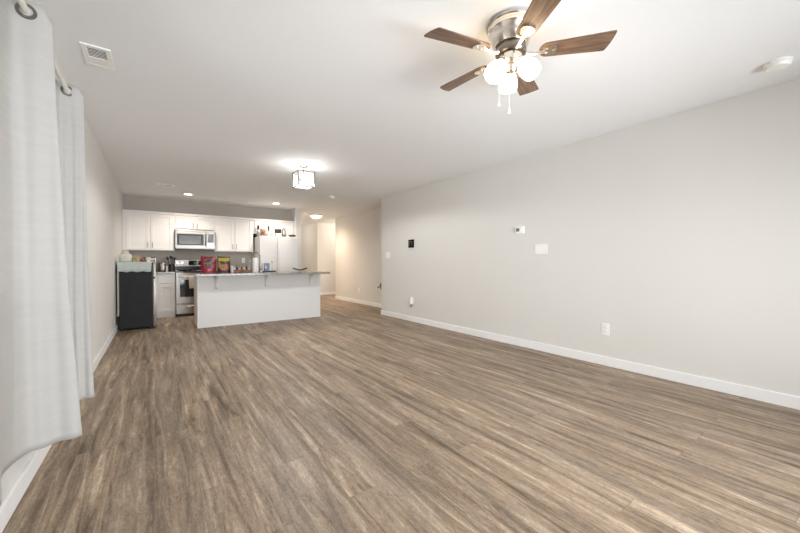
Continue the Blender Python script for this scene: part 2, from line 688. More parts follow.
for y in (0.92, 3.05):
    bm = bmesh.new()
    lathe(bm, [(0, -.018), (.013, -.014), (.018, 0), (.013, .014), (0, .018)], (ROD_X, y, ROD_Z), (0, 1, 0), 16)
    obj('finial', bm, DNICK, rod, smooth=True)
for y in (1.06, 1.955, 3.035):
    bm = bmesh.new()
    box(bm, XL, XL + 0.006, y - .015, y + .015, ROD_Z - .04, ROD_Z + .03)
    tube(bm, [(XL + .003, y, ROD_Z - .02), (ROD_X, y, ROD_Z - .02), (ROD_X, y, ROD_Z - .012)], 0.005, 8)
    obj('bracket', bm, DNICK, rod)

# ---------------------------------------------------------------- ceiling fan
FX, FY, FZ = 1.645, 1.226, 2.262
fan = thing('ceiling_fan', (FX, FY, H), 'flush-mounted ceiling fan with five wooden blades and three lit glass shades', 'ceiling fan')
bm = bmesh.new()
lathe(bm, [(0, H), (.112, H), (.124, H - .008), (.126, H - .018), (.120, H - .024), (.120, H - .036), (.126, H - .042), (.126, H - .054),
           (.118, H - .062), (.112, H - .09), (.102, H - .120), (.092, H - .135), (.06, H - .140), (0, H - .140)], (FX, FY, 0), seg=64)
obj('motor_housing', bm, NICKEL, fan, smooth=True)
bm = bmesh.new()
lathe(bm, [(0, H - .140), (.080, H - .140), (.084, H - .150), (.084, H - .172), (.078, H - .180), (.06, H - .182), (0, H - .182)], (FX, FY, 0), seg=48)
obj('flywheel', bm, DNICK, fan, smooth=True)
PH = -0.861
for k in range(5):
    a = PH + k * 2 * math.pi / 5
    Mx = Matrix.Translation((FX, FY, FZ)) @ Matrix.Rotation(a, 4, 'Z') @ Matrix.Rotation(math.radians(-12), 4, 'X')
    pts = []
    r0, r1 = 0.150, 0.518
    w0, w1 = 0.048, 0.062
    for i in range(9):                       # rounded root
        t = math.pi / 2 + math.pi * i / 8
        pts.append((r0 + 0.045 + 0.045 * math.cos(t), w0 * math.sin(t)))
    # tip: one sharp corner, curving back to a shorter opposite side
    tip = [(r1 - .003, -w1), (r1, -w1 + .004)]
    for i in range(1, 9):
        t = i / 8
        tip.append((r1 - .024 * t ** 1.9, -w1 + .004 + (2 * w1 - .012) * t))
    tip.append((r1 - .032, w1))
    pts += tip
    bm = bmesh.new()
    solid(bm, pts, 0.0, 0.006)
    b = bpy.data.objects
    # blade keeps its own axes so that the grain runs along it
    me = bpy.data.meshes.new('blade')
    bmesh.ops.recalc_face_normals(bm, faces=bm.faces)
    bm.to_mesh(me)
    bm.free()
    me.materials.append(BLADE)
    bl = bpy.data.objects.new('blade', me)
    COL.objects.link(bl)
    bl.parent = fan
    bl.matrix_local = Matrix.Translation((-FX, -FY, -H)) @ Mx
    # blade iron: neck and a shield plate under the blade
    bm = bmesh.new()
    sh = []
    for i in range(24):
        t = 2 * math.pi * i / 24
        x = 0.205 + 0.040 * math.cos(t)
        y = 0.034 * math.sin(t) * (1 + 0.35 * math.cos(t))
        sh.append((x, y))
    solid(bm, sh, -0.007, -0.0005)
    tube(bm, [(0.085, 0, -.003), (0.12, 0, -.012), (0.15, 0, -.010), (0.18, 0, -.004)], [.012, .010, .010, .011], 10)
    for q in ((.190, .014), (.190, -.014), (.225, 0)):
        lathe(bm, [(0, -.011), (.005, -.010), (.006, -.007)], (q[0], q[1], 0), seg=10)
    me = bpy.data.meshes.new('blade_arm')
    bmesh.ops.recalc_face_normals(bm, faces=bm.faces)
    bm.to_mesh(me)
    bm.free()
    me.materials.append(NICKEL)
    for p_ in me.polygons:
        p_.use_smooth = True
    me.set_sharp_from_angle(angle=math.radians(35))
    ar = bpy.data.objects.new('blade_arm', me)
    COL.objects.link(ar)
    ar.parent = bl
bm = bmesh.new()
lathe(bm, [(0, H - .182), (.055, H - .182), (.064, H - .190), (.064, H - .225), (.055, H - .235), (.030, H - .245), (.024, H - .275),
           (.012, H - .285), (0, H - .287)], (FX, FY, 0), seg=40)
obj('light_fitter', bm, NICKEL, fan, smooth=True)
for k in range(3):
    a = math.radians(45 + 120 * k)
    dr = Vector((math.cos(a), math.sin(a), 0))
    ax = (dr * 0.62 + Vector((0, 0, -0.80))).normalized()
    c0 = Vector((FX, FY, H - .222)) + dr * 0.048
    bm = bmesh.new()
    tube(bm, [Vector((FX, FY, H - .215)) + dr * .03, c0, c0 + ax * .012], .012, 12)
    lathe(bm, [(0, 0), (.026, 0), (.028, .012), (.028, .022), (0, .022)], c0, ax, 24)
    sk = obj('lamp_holder', bm, NICKEL, fan, smooth=True)
    bm = bmesh.new()
    c1 = c0 + ax * .018
    pr_ = [(.023, 0), (.031, .010), (.043, .030), (.051, .056), (.053, .076), (.051, .094), (.048, .110)]
    lathe(bm, pr_ + [(r - .003, h) for r, h in pr_[::-1]], c1, ax, 32, closed=True)
    obj('lamp_shade', bm, LAMPG, fan, smooth=True, angle=60)
    bm = bmesh.new()
    lathe(bm, [(0, .0), (.012, .005), (.014, .025), (.028, .055), (.030, .070), (.022, .088), (0, .095)], c1, ax, 20)
    obj('bulb', bm, BULB, fan, smooth=True)
light('fan_lamp_light', 'SPOT', (FX, FY, 1.99), 7, (1.0, .98, .95), spot_size=math.radians(178), spot_blend=0.6,
      shadow_soft_size=0.14)
for dx, dy, L_ in ((-.052, .040, .205), (-.008, .003, .250)):
    px, py = FX + dx, FY + dy
    z0 = H - .24
    bm = bmesh.new()
    tube(bm, [(px, py, z0), (px, py, z0 - L_)], .0007, 6)
    ch = obj('pull_chain', bm, PLATE, fan)
    bm = bmesh.new()
    lathe(bm, [(0, 0), (.002, -.004), (.0055, -.013), (.0045, -.019), (0, -.022)], (px, py, z0 - L_), seg=14)
    obj('chain_pull', bm, PLATE, ch, smooth=True)

# ---------------------------------------------------------------- other ceiling fittings
CX, CY = 1.678, 4.663
cube = thing('ceiling_light', (CX, CY, H), 'cube-shaped crystal ceiling light with a dark metal frame, lit', 'ceiling light')
bm = bmesh.new()
lathe(bm, [(0, H), (.062, H), (.064, H - .012), (.05, H - .024), (.012, H - .028), (0, H - .028)], (CX, CY, 0), seg=32)
obj('canopy', bm, NICKEL, cube, smooth=True)
bm = bmesh.new()
tube(bm, [(CX, CY, H - .028), (CX, CY, H - .19)], .005, 10)
obj('stem', bm, DNICK, cube, smooth=True)
h, z1, z0 = 0.115, H - .105, H - .305
bm = bmesh.new()
q = 0.0045
for sx in (-1, 1):
    for sy in (-1, 1):
        box(bm, CX + sx * h - q, CX + sx * h + q, CY + sy * h - q, CY + sy * h + q, z0, z1)
for z in (z0, z1):
    for s in (-1, 1):
        box(bm, CX - h, CX + h, CY + s * h - q, CY + s * h + q, z - q, z + q)
        box(bm, CX + s * h - q, CX + s * h + q, CY - h, CY + h, z - q, z + q)
box(bm, CX - h, CX + h, CY - q, CY + q, z1 - q, z1 + q)
obj('frame', bm, mat('dark_frame', (.06, .055, .05), .4, noise=.1), cube)
for sx, sy in ((1, 0), (-1, 0), (0, 1), (0, -1)):
    if sx:
        x = CX + sx * (h - .004)
        bm = B(x - .002, x + .002, CY - h + .008, CY + h - .008, z0 + .006, z1 - .006)
    else:
        y = CY + sy * (h - .004)
        bm = B(CX - h + .008, CX + h - .008, y - .002, y + .002, z0 + .006, z1 - .006)
    obj('crystal_panel', bm, CRYS, cube)
bm = B(CX - h + .008, CX + h - .008, CY - h + .008, CY + h - .008, z0 + .004, z0 + .007)
obj('diffuser', bm, mat('lit_diffuser', (.9, .9, .9), .5, emit=(1, .95, .88), estr=.3), cube)
bm = bmesh.new()
lathe(bm, [(0, H - .17), (.014, H - .175), (.016, H - .20), (.028, H - .235), (.022, H - .265), (0, H - .275)], (CX, CY, 0), seg=20)
obj('bulb', bm, mat('soft_lit_bulb', (0.9, 0.88, 0.84), 0.4, emit=(1.0, 0.94, 0.86), estr=2.5), cube, smooth=True)
light('cube_lamp_light', 'POINT', (CX, CY, H - .24), 2.6, (1.0, .97, .94), shadow_soft_size=0.05)
light('cube_lamp_downlight', 'SPOT', (CX, CY, z0 - .02), 25, (1.0, .985, .965), spot_size=math.radians(179), spot_blend=0.2,
      shadow_soft_size=0.10)

HX, HY = 3.67, 9.22
dome = thing('ceiling_light', (HX, HY, H), 'round white dome ceiling light glowing in the hallway', 'ceiling light')
bm = bmesh.new()
lathe(bm, [(0, H), (.165, H), (.170, H - .02), (.160, H - .03), (0, H - .03)], (HX, HY, 0), seg=40)
obj('base_ring', bm, DNICK, dome, smooth=True)
bm = bmesh.new()
lathe(bm, [(.158, H - .03), (.150, H - .055), (.115, H - .085), (.06, H - .105), (0, H - .11)], (HX, HY, 0), seg=40)
obj('glass_dome', bm, LAMPH, dome, smooth=True)
light('hall_lamp_light', 'SPOT', (HX, HY, H - .125), 36, (1.0, .77, .56), spot_size=math.radians(170), spot_blend=1.0,
      shadow_soft_size=0.15)
light('far_hall_fill', 'POINT', (3.55, 11.7, 2.2), 2.2, (1.0, .88, .76), shadow_soft_size=0.1)  # added fill with no fixture, lifts the dark far hall walls
light('recess_fill', 'POINT', (5.3, 10.2, 2.2), 5.5, (1.0, .84, .70), shadow_soft_size=0.12)  # added unseen fill with no fixture, brightens the side recess

for x, y, lb in ((.519, 7.877, 'recessed ceiling downlight above the microwave, glowing warm'),
                 (2.224, 7.967, 'recessed ceiling downlight above the white refrigerator, glowing warm')):
    d = thing('downlight', (x, y, H), lb, 'ceiling light', 'recessed kitchen downlights')
    bm = bmesh.new()
    lathe(bm, [(.062, H), (.092, H), (.090, H - .006), (.064, H - .008)], (x, y, 0), seg=32, closed=True)
    obj('trim_ring', bm, PLATE, d, smooth=True)
    bm = bmesh.new()
    lathe(bm, [(0, H - .002), (.064, H - .002), (.060, H - .006), (0, H - .007)], (x, y, 0), seg=32)
    obj('lens', bm, LAMPC, d, smooth=True)
    light('downlight_spot', 'SPOT', (x, y, H - .02), 18, (1.0, .88, .76), spot_size=math.radians(150), spot_blend=0.8,
          shadow_soft_size=0.06)


def detector(x, y, r, label):
    d = thing('smoke_detector', (x, y, H), label, 'smoke detector', 'smoke detectors')
    bm = bmesh.new()
    lathe(bm, [(0, H), (r, H), (r, H - .012), (r * .96, H - .014), (0, H - .014)], (x, y, 0), seg=40)
    obj('base', bm, PLATE, d, smooth=True)
    bm = bmesh.new()
    lathe(bm, [(0, H - .014), (r * .90, H - .014), (r * .93, H - .024), (r * .82, H - .038), (r * .4, H - .043), (0, H - .043)], (x, y, 0), seg=40)
    obj('cover', bm, PLATE, d, smooth=True)


detector(3.44, 0.42, .07, 'round white smoke detector on the ceiling near the right wall')
detector(2.917, 6.473, .055, 'small white disc on the ceiling near the hallway entrance')


def vent(x0, x1, y0, y1, label, dark, along='x', split=1.0):
    v = thing('ceiling_vent', ((x0 + x1) / 2, (y0 + y1) / 2, H), label, 'vent', 'ceiling air vents')
    bm = bmesh.new()
    f = .028
    box(bm, x0, x1, y0, y0 + f, H - .008, H, .002)
    box(bm, x0, x1, y1 - f, y1, H - .008, H, .002)
    box(bm, x0, x0 + f, y0 + f, y1 - f, H - .008, H, .002)
    box(bm, x1 - f, x1, y0 + f, y1 - f, H - .008, H, .002)
    obj('frame', bm, PLATE, v)
    obj('backing', B(x0 + f, x1 - f, y0 + f, y1 - f, H - .0025, H - .0005), dark, v)
    bm = bmesh.new()
    if along == 'x':
        n = max(3, int((y1 - y0 - 2 * f) / .018))
        for i in range(n):
            y = y0 + f + (i + .5) * (y1 - y0 - 2 * f) / n
            near = (y - y0) / (y1 - y0) < split
            # the near bank opens towards the room's rear, the far bank the other way
            box(bm, x0 + f, x1 - f, y - (.001 if near else .0095), y + (.001 if near else .0095), H - (.0055 if near else .006), H - .003)
        box(bm, x0 + f, x1 - f, y0 + (y1 - y0) * split - .005, y0 + (y1 - y0) * split + .005, H - .008, H - .001)
    else:
        n = max(3, int((x1 - x0 - 2 * f) / .018))
        for i in range(n):
            x = x0 + f + (i + .5) * (x1 - x0 - 2 * f) / n
            box(bm, x - .001, x + .001, y0 + f, y1 - f, H - .008, H - .002)
    obj('louvres', bm, PLATE, v)


DUCT = mat('duct_dark', (.06, .06, .06), .8)
vent(-.372, -.225, 2.845, 3.125, 'white rectangular ceiling vent with grey louvres near the curtains', DUCT, 'x', .55)
vent(.03, .27, 7.13, 7.25, 'small ceiling vent over the kitchen near the downlight', DUCT, 'y')


# ---------------------------------------------------------------- things on the right wall
def wall_plate(y, z, w_, h_, name, label, cat, group=None, kind='switch', n=1, X=XR, s=-1):
    """plate on a wall that faces -x"""
    t = thing(name, (X, y, z - h_ / 2), label, cat, group)
    obj('plate', B(X - .006, X, y - w_ / 2, y + w_ / 2, z - h_ / 2, z + h_ / 2, .002), PLATE, t)
    for i in range(n):
        yy = y + (i - (n - 1) / 2) * .046
        if kind == 'switch':
            obj('rocker', B(X - .010, X - .006, yy - .016, yy + .016, z - .032, z + .032, .002), TRIM, t)
        else:
            for dz in (-.02, .02):
                bm = bmesh.new()
                lathe(bm, [(0, 0), (.0155, 0), (.0155, .003), (0, .003)], (X - .006, yy, z + dz), (-1, 0, 0), 20)
                so = obj('socket', bm, TRIM, t)
                bm = bmesh.new()
                for d in (-.006, .006):
                    box(bm, X - .0098, X - .009, yy + d - .001, yy + d + .001, z + dz - .002, z + dz + .006)
                box(bm, X - .0098, X - .009, yy - .002, yy + .002, z + dz - .010, z + dz - .006)
                obj('slot', bm, DUCT, so)
    return t


wall_plate(5.83, 1.246, .155, .125, 'light_switch', 'white light switch near the far end of the right wall', 'light switch', 'light switches', n=2)
wall_plate(2.42, 1.253, .165, .120, 'light_switch', 'wide three-gang white light switch below the white thermostat', 'light switch', 'light switches', n=3)
wall_plate(1.68, .383, .078, .125, 'power_outlet', 'white power outlet low on the right wall nearest the camera', 'outlet', 'power outlets', 'outlet')
wall_plate(5.02, .385, .075, .120, 'power_outlet', 'white power outlet on the right wall below the black thermostat', 'outlet', 'power outlets', 'outlet')
wall_plate(8.11, .357, .075, .118, 'power_outlet', 'white power outlet low on the hallway wall', 'outlet', 'power outlets', 'outlet', X=XH)
# plug-in freshener on the outlet
t = thing('plug_in_freshener', (XR - .01, 5.02, .27), 'small white plug-in device with dark tip in the outlet below the black thermostat', 'air freshener')
obj('body', B(XR - .055, XR - .010, 4.99, 5.04, .325, .455, .012), PLATE, t, smooth=True)
bm = bmesh.new()
lathe(bm, [(0, .275), (.018, .277), (.020, .30), (.012, .322), (0, .325)], (XR - .034, 5.015, 0), seg=18)
obj('bottle', bm, mat('grey_plastic', (.25, .24, .23), .4), t, smooth=True)
# black thermostat
t = thing('thermostat', (XR, 5.04, 1.365), 'square black thermostat on the right wall', 'thermostat')
obj('body', B(XR - .022, XR, 4.965, 5.115, 1.365, 1.515, .006), mat('matt_black', (.008, .008, .008), .7, spec=.2), t, smooth=True)
bm = bmesh.new()
for a in ((5.0, 5.08, 1.470, 1.478), (5.0, 5.008, 1.40, 1.47), (5.072, 5.080, 1.40, 1.47)):
    box(bm, XR - .0235, XR - .022, *a)
obj('display', bm, mat('grey_display', (.22, .21, .2), .3), t)
# white thermostat
t = thing('thermostat', (XR, 2.717, 1.457), 'white wall thermostat with a small grey screen above the switch', 'thermostat')
obj('body', B(XR - .028, XR, 2.655, 2.780, 1.462, 1.552, .006), PLATE, t, smooth=True)
obj('display', B(XR - .0295, XR - .028, 2.712, 2.762, 1.490, 1.532), mat('lcd', (.17, .19, .15), .25), t)

# thing peeking out behind the end of the right wall
t = thing('push_cart', (4.15, 6.42, 0), 'grey metal handle of a folded cart peeking out behind the right wall', 'cart')
bm = bmesh.new()
tube(bm, [(4.12, 6.40, .03), (4.10, 6.36, .45), (4.08, 6.33, .57)], .010, 10)
tube(bm, [(4.26, 6.40, .03), (4.22, 6.38, .40), (4.10, 6.36, .45)], .010, 10)
obj('frame', bm, DNICK, t, smooth=True)
bm = bmesh.new()
tube(bm, [(4.08, 6.33, .57), (3.99, 6.27, .60), (3.94, 6.23, .62), (3.885, 6.22, .575), (3.84, 6.22, .555)], .013, 10)
tube(bm, [(3.925, 6.23, .52), (3.92, 6.23, .66)], .010, 10)
obj('grip', bm, mat('grey_rubber', (.11, .12, .12), .5), t, smooth=True)
for x in (4.12, 4.26):
    bm = bmesh.new()
    lathe(bm, [(0, -.012), (.026, -.012), (.030, 0), (.026, .012), (0, .012)], (x, 6.40, .030), (1, 0, 0), 24)
    obj('wheel', bm, BLACKP, t, smooth=True)


# ---------------------------------------------------------------- kitchen cabinets
def shaker(x0, x1, y, z0, z1, th=.018, rail=.055):
    """door whose front faces -y at y-th"""
    bm = bmesh.new()
    yf = y - th
    box(bm, x0, x0 + rail, yf, y, z0, z1, .0015, 1)
    box(bm, x1 - rail, x1, yf, y, z0, z1, .0015, 1)
    box(bm, x0 + rail, x1 - rail, yf, y, z1 - rail, z1, .0015, 1)
    box(bm, x0 + rail, x1 - rail, yf, y, z0, z0 + rail, .0015, 1)
    box(bm, x0 + rail - .001, x1 - rail + .001, yf + .010, y, z0 + rail - .001, z1 - rail + .001)
    return bm


def handle(x, y, z0, z1, parent, horiz=False, x1=None):
    bm = bmesh.new()
    yy = y - .028
    if horiz:
        tube(bm, [(x, yy, z0), (x1, yy, z0)], .005, 10)
        for q in (x + .012, x1 - .012):
            tube(bm, [(q, y, z0), (q, yy, z0)], .004, 8)
    else:
        tube(bm, [(x, yy, z0), (x, yy, z1)], .005, 10)
        for q in (z0 + .012, z1 - .012):
            tube(bm, [(x, y, q), (x, yy, q)], .004, 8)
    obj('handle', bm, DNICK, parent, smooth=True)


def upper(x0, x1, z0, z1, doors, label, hz=(None, None), yf=8.514):
    t = thing('wall_cabinet', ((x0 + x1) / 2, (yf + YB) / 2, z0), label, 'cabinet', 'white upper kitchen cabinets')
    bm = bmesh.new()
    box(bm, x0 + .0005, x1 - .0005, yf, YB, z0, z1)
    obj('body', bm, CAB, t)
    bm = bmesh.new()
    box(bm, x0 + .0005, x1 - .0005, yf - .026, yf, z1 - .045, z1, .004)
    obj('top_moulding', bm, CAB, t)
    for i, (a, b) in enumerate(doors):
        d = obj('door', shaker(a, b, yf, z0 + .012, z1 - .055), CAB, t)
        hx = b - .028 if i == 0 else a + .028
        handle(hx, yf - .018, hz[0], hz[1], d)
    return t


upper(XL + .003, .314, 1.345, 2.13, ((-.465, -.105), (-.085, .285)), 'two-door white upper cabinet left of the microwave', (1.40, 1.51))
upper(.314, 1.05, 1.80, 2.13, ((.34, .675), (.69, 1.02)), 'short white upper cabinet directly above the microwave', (1.835, 1.935))
upper(1.05, 1.852, 1.345, 2.13, ((1.075, 1.44), (1.46, 1.825)), 'two-door white upper cabinet between microwave and refrigerator', (1.40, 1.51))
upper(1.852, 2.795, 1.78, 2.13, ((1.88, 2.32), (2.34, 2.76)), 'white upper cabinet above the refrigerator, behind the clutter', (1.81, 1.91))


def base_cab(x0, x1, doors, label, drawer=True, yf=8.26, yb=YB - .003):
    t = thing('base_cabinet', ((x0 + x1) / 2, (yf + yb) / 2, 0), label, 'cabinet', 'white base kitchen cabinets')
    bm = bmesh.new()
    box(bm, x0 + .0005, x1 - .0005, yf, yb, .10, .874)
    obj('body', bm, CAB, t)
    obj('toe_kick', B(x0 + .002, x1 - .002, yf + .045, yb - .02, 0, .10), CAB, t)
    for a, b in doors:
        d = obj('door', shaker(a, b, yf, .115, .665), CAB, t)
        if drawer:
            bm = bmesh.new()
            box(bm, a, b, yf - .018, yf, .685, .845, .003)
            obj('drawer', bm, CAB, t)
    return t


base_cab(XL + .02, .02, ((-.46, .0),), 'white base cabinet in the corner behind the small black refrigerator')
base_cab(.02, .314, ((.035, .290),), 'narrow white base cabinet with one drawer left of the range')
base_cab(1.05, 1.85, ((1.08, 1.44), (1.46, 1.82)), 'white base cabinet right of the range, behind the island')
tag(obj('countertop', B(XL + .003, .312, 8.225, YB - .001, .875, .914, .004), GRAN),
    'grey speckled worktop left of the range', 'countertop')
tag(obj('countertop', B(1.052, 1.85, 8.225, YB - .001, .875, .914, .004), GRAN),
    'grey speckled worktop between range and large refrigerator', 'countertop')

# range
r = thing('kitchen_range', (.682, 8.45, 0), 'stainless steel electric range with black cooktop and green clock', 'stove')
x0, x1, yf, yb = .318, 1.046, 8.24, 8.80
obj('body', B(x0, x1, yf, yb, .05, .895, .004), DNICK, r)
obj('base', B(x0 + .02, x1 - .02, yf + .03, yb - .02, 0, .05), BLACKP, r)
obj('cooktop', B(x0, x1, yf - .022, yb - .06, .895, .915, .004), GLASSB, r)
for bx, by, br_ in ((.50, 8.37, .10), (.87, 8.37, .08), (.50, 8.61, .08), (.87, 8.61, .10)):
    bm = bmesh.new()
    lathe(bm, [(br_ - .004, .9151), (br_, .9151), (br_, .9158), (br_ - .004, .9158)], (bx, by, 0), seg=36, closed=True)
    obj('burner', bm, mat('burner_grey', (.3, .3, .31), .3), r)
bk = obj('backguard', B(x0, x1, yb - .055, yb, .915, 1.165, .008), STEEL, r)
obj('display', B(.575, .83, yb - .062, yb - .054, 1.045, 1.14, .003), GLASSB, bk)
obj('clock', B(.675, .73, yb - .0635, yb - .0615, 1.085, 1.100), mat('green_clock', (.02, .1, .03), .4, emit=(.05, .8, .2), estr=.12), bk)
for kx in (.375, .455, .905, .985):
    bm = bmesh.new()
    lathe(bm, [(0, 0), (.024, 0), (.022, .018), (.018, .024), (0, .024)], (kx, yb - .055, 1.09), (0, -1, 0), 20)
    obj('knob', bm, NICKEL, bk, smooth=True)
obj('lower_trim', B(x0 + .005, x1 - .005, yb - .058, yb - .054, .93, 1.02), BLACKP, bk)
d = obj('oven_door', B(x0 + .004, x1 - .004, yf - .030, yf, .265, .865, .004), STEEL, r)
obj('door_glass', B(x0 + .07, x1 - .07, yf - .033, yf - .029, .40, .75, .003), GLASSB, d)
bm = bmesh.new()
tube(bm, [(x0 + .05, yf - .075, .815), (x1 - .05, yf - .075, .815)], .011, 12)
for q in (x0 + .07, x1 - .07):
    tube(bm, [(q, yf - .03, .815), (q, yf - .075, .815)], .008, 8)
obj('handle', bm, STEEL, d, smooth=True)
d = obj('drawer', B(x0 + .004, x1 - .004, yf - .026, yf, .06, .25, .004), STEEL, r)
bm = bmesh.new()
tube(bm, [(x0 + .14, yf - .028, .200), (x0 + .30, yf - .042, .208), (x1 - .30, yf - .042, .208), (x1 - .14, yf - .028, .200)], .010, 10)
obj('handle', bm, DNICK, d, smooth=True)
# towel over the oven handle
bm = bmesh.new()
yy = yf - .075
prof = [(yy + .017, .66)] + [(yy + .017, .72), (yy + .0165, .80)] + \
       [(yy + .016 * math.cos(math.pi * i / 6), .818 + .014 * math.sin(math.pi * i / 6)) for i in range(7)] + \
       [(yy - .0165, .78), (yy - .018, .70), (yy - .017, .60), (yy - .018, .575)]
g = []
for i in range(13):
    x = .545 + .21 * i / 12
    g.append([bm.verts.new((x + .006 * math.sin(j * .5), y + .003 * math.sin(i * 1.3) * (1 if j > 9 else .2), z)) for j, (y, z) in enumerate(prof)])
for i in range(12):
    for j in range(len(prof) - 1):
        bm.faces.new((g[i][j], g[i + 1][j], g[i + 1][j + 1], g[i][j + 1]))
tw = obj('dish_towel', bm, TOWEL, smooth=True, angle=180)
tw.modifiers.new('t', 'SOLIDIFY').thickness = .003
tag(tw, 'cream dish towel hanging over the oven door handle', 'towel')
# pan with foil on the cooktop
t = thing('frying_pan', (.52, 8.38, .916), 'shiny grey pan standing on the black cooktop', 'pan')
bm = bmesh.new()
lathe(bm, [(0, .917), (.085, .917), (.105, .935), (.115, .958), (.118, .958), (.109, .933), (.088, .919), (0, .9195)], (.50, 8.40, 0), seg=32)
obj('bowl', bm, mat('grey_pan', (.42, .44, .48), .2, metal=1), t, smooth=True)
bm = bmesh.new()
tube(bm, [(.605, 8.36, .950), (.70, 8.325, .965), (.76, 8.30, .965)], .010, 8)
obj('handle', bm, BLACKP, t, smooth=True)

# microwave
mw = thing('microwave', (.682, 8.62, 1.385), 'stainless steel microwave mounted above the range', 'microwave')
x0, x1, yf, yb = .320, 1.044, 8.44, YB
z0, z1 = 1.385, 1.79
obj('body', B(x0, x1, yf, yb, z0, z1, .005), STEEL, mw)
d = obj('door', B(x0 + .002, x0 + .56, yf - .022, yf, z0 + .012, z1 - .05, .004), STEEL, mw)
obj('door_glass', B(x0 + .035, x0 + .515, yf - .025, yf - .021, z0 + .08, z1 - .09, .004), BLACKP, d)
obj('window', B(x0 + .07, x0 + .465, yf - .0265, yf - .0245, z0 + .10, z1 - .125, .003), MWG, d)
bm = bmesh.new()
tube(bm, [(x0 + .545, yf - .022, z0 + .07), (x0 + .545, yf - .050, z0 + .10), (x0 + .545, yf - .050, z1 - .12), (x0 + .545, yf - .022, z1 - .09)], .010, 10)
obj('handle', bm, STEEL, d, smooth=True)
c = obj('control_panel', B(x0 + .565, x1 - .002, yf - .020, yf, z0 + .012, z1 - .05, .004), STEEL, mw)
obj('keypad', B(x0 + .59, x1 - .02, yf - .0225, yf - .0195, z0 + .14, z1 - .08, .003), MWG, c)
obj('vent_grille', B(x0 + .01, x1 - .01, yf - .012, yf, z1 - .042, z1 - .008, .003), STEEL, mw)
obj('underside', B(x0 + .02, x1 - .02, yf + .01, yb - .02, z0 - .012, z0), BLACKP, mw)

# backsplash outlet
t = thing('power_outlet', (1.45, YB, 1.09), 'white power outlet on the kitchen backsplash under the upper cabinet left of the large refrigerator', 'outlet', 'power outlets')
obj('plate', B(1.405, 1.48, YB - .006, YB, 1.09, 1.21, .002), PLATE, t)
for dz in (-.02, .02):
    obj('socket', B(1.428, 1.457, YB - .009, YB - .006, 1.15 + dz - .014, 1.15 + dz + .014, .003), TRIM, t)

t.location.x += .254
# ---------------------------------------------------------------- large refrigerator
fr = thing('refrigerator', (2.31, 8.44, 0), 'tall white side-by-side refrigerator with things piled on top', 'refrigerator')
fx0, fx1 = 1.885, 2.75
obj('body', B(fx0 + .005, fx1 - .005, 8.12, 8.79, .03, 1.69, .006), FRIDGEW, fr)
obj('base_grille', B(fx0 + .02, fx1 - .02, 8.10, 8.70, 0, .03), BLACKP, fr)
for a, b, hx in ((fx0, 2.268, 2.235), (2.276, fx1, 2.31)):
    d = obj('door', B(a, b, 8.045, 8.115, .07, 1.70, .012, 3), FRIDGEW, fr, smooth=True)
    bm = bmesh.new()
    tube(bm, [(hx, 8.047, .55), (hx, 8.010, .60), (hx, 8.010, 1.42), (hx, 8.047, 1.47)], .011, 10)
    obj('handle', bm, FRIDGEW, d, smooth=True)


def lathe_item(name, x, y, z, prof, m, label, cat, group=None, extra=None, seg=24):
    t = thing(name, (x, y, z), label, cat, group)
    bm = bmesh.new()
    lathe(bm, [(r_, z + h_) for r_, h_ in prof], (x, y, 0), seg=seg)
    obj('body', bm, m, t, smooth=True)
    if extra:
        nm, pf, em = extra
        bm = bmesh.new()
        lathe(bm, [(r_, z + h_) for r_, h_ in pf], (x, y, 0), seg=seg)
        obj(nm, bm, em, t, smooth=True)
    return t


def bag(name, x0, x1, y, z0, z1, depth, m, label, cat, lean=0.03, group=None, notch=.0):
    """stand-up bag: pillow shape with a flat crimped top"""
    t = thing(name, ((x0 + x1) / 2, y, z0), label, cat, group)
    bm = bmesh.new()
    nx, nz = 14, 14
    F_, K_ = [], []
    for i in range(nx + 1):
        a, b_ = [], []
        u = i / nx
        for j in range(nz + 1):
            v = j / nz
            th = depth / 2 * (math.sin(math.pi * u) ** .6) * (1 - v ** 3) * (0.85 + .15 * math.sin(7 * u + 5 * v)) + .001
            x = x0 + (x1 - x0) * (u + .012 * math.sin(6 * v) * (1 - 2 * u))
            z = z0 + (z1 - z0) * v - (notch * math.sin(math.pi * u) * v ** 4)
            yy_ = y + lean * v
            a.append(bm.verts.new((x, yy_ - th, z)))
            b_.append(bm.verts.new((x, yy_ + th, z)))
        F_.append(a)
        K_.append(b_)
    for i in range(nx):
        for j in range(nz):
            bm.faces.new((F_[i][j], F_[i + 1][j], F_[i + 1][j + 1], F_[i][j + 1]))
            bm.faces.new((K_[i][j], K_[i][j + 1], K_[i + 1][j + 1], K_[i + 1][j]))
        bm.faces.new((F_[i][0], K_[i][0], K_[i + 1][0], F_[i + 1][0]))
        bm.faces.new((F_[i][nz], F_[i + 1][nz], K_[i + 1][nz], K_[i][nz]))
    for j in range(nz):
        bm.faces.new((F_[0][j], F_[0][j + 1], K_[0][j + 1], K_[0][j]))
        bm.faces.new((F_[nx][j], K_[nx][j], K_[nx][j + 1], F_[nx][j + 1]))
    obj('pouch', bm, m, t, smooth=True, angle=60)
    return t


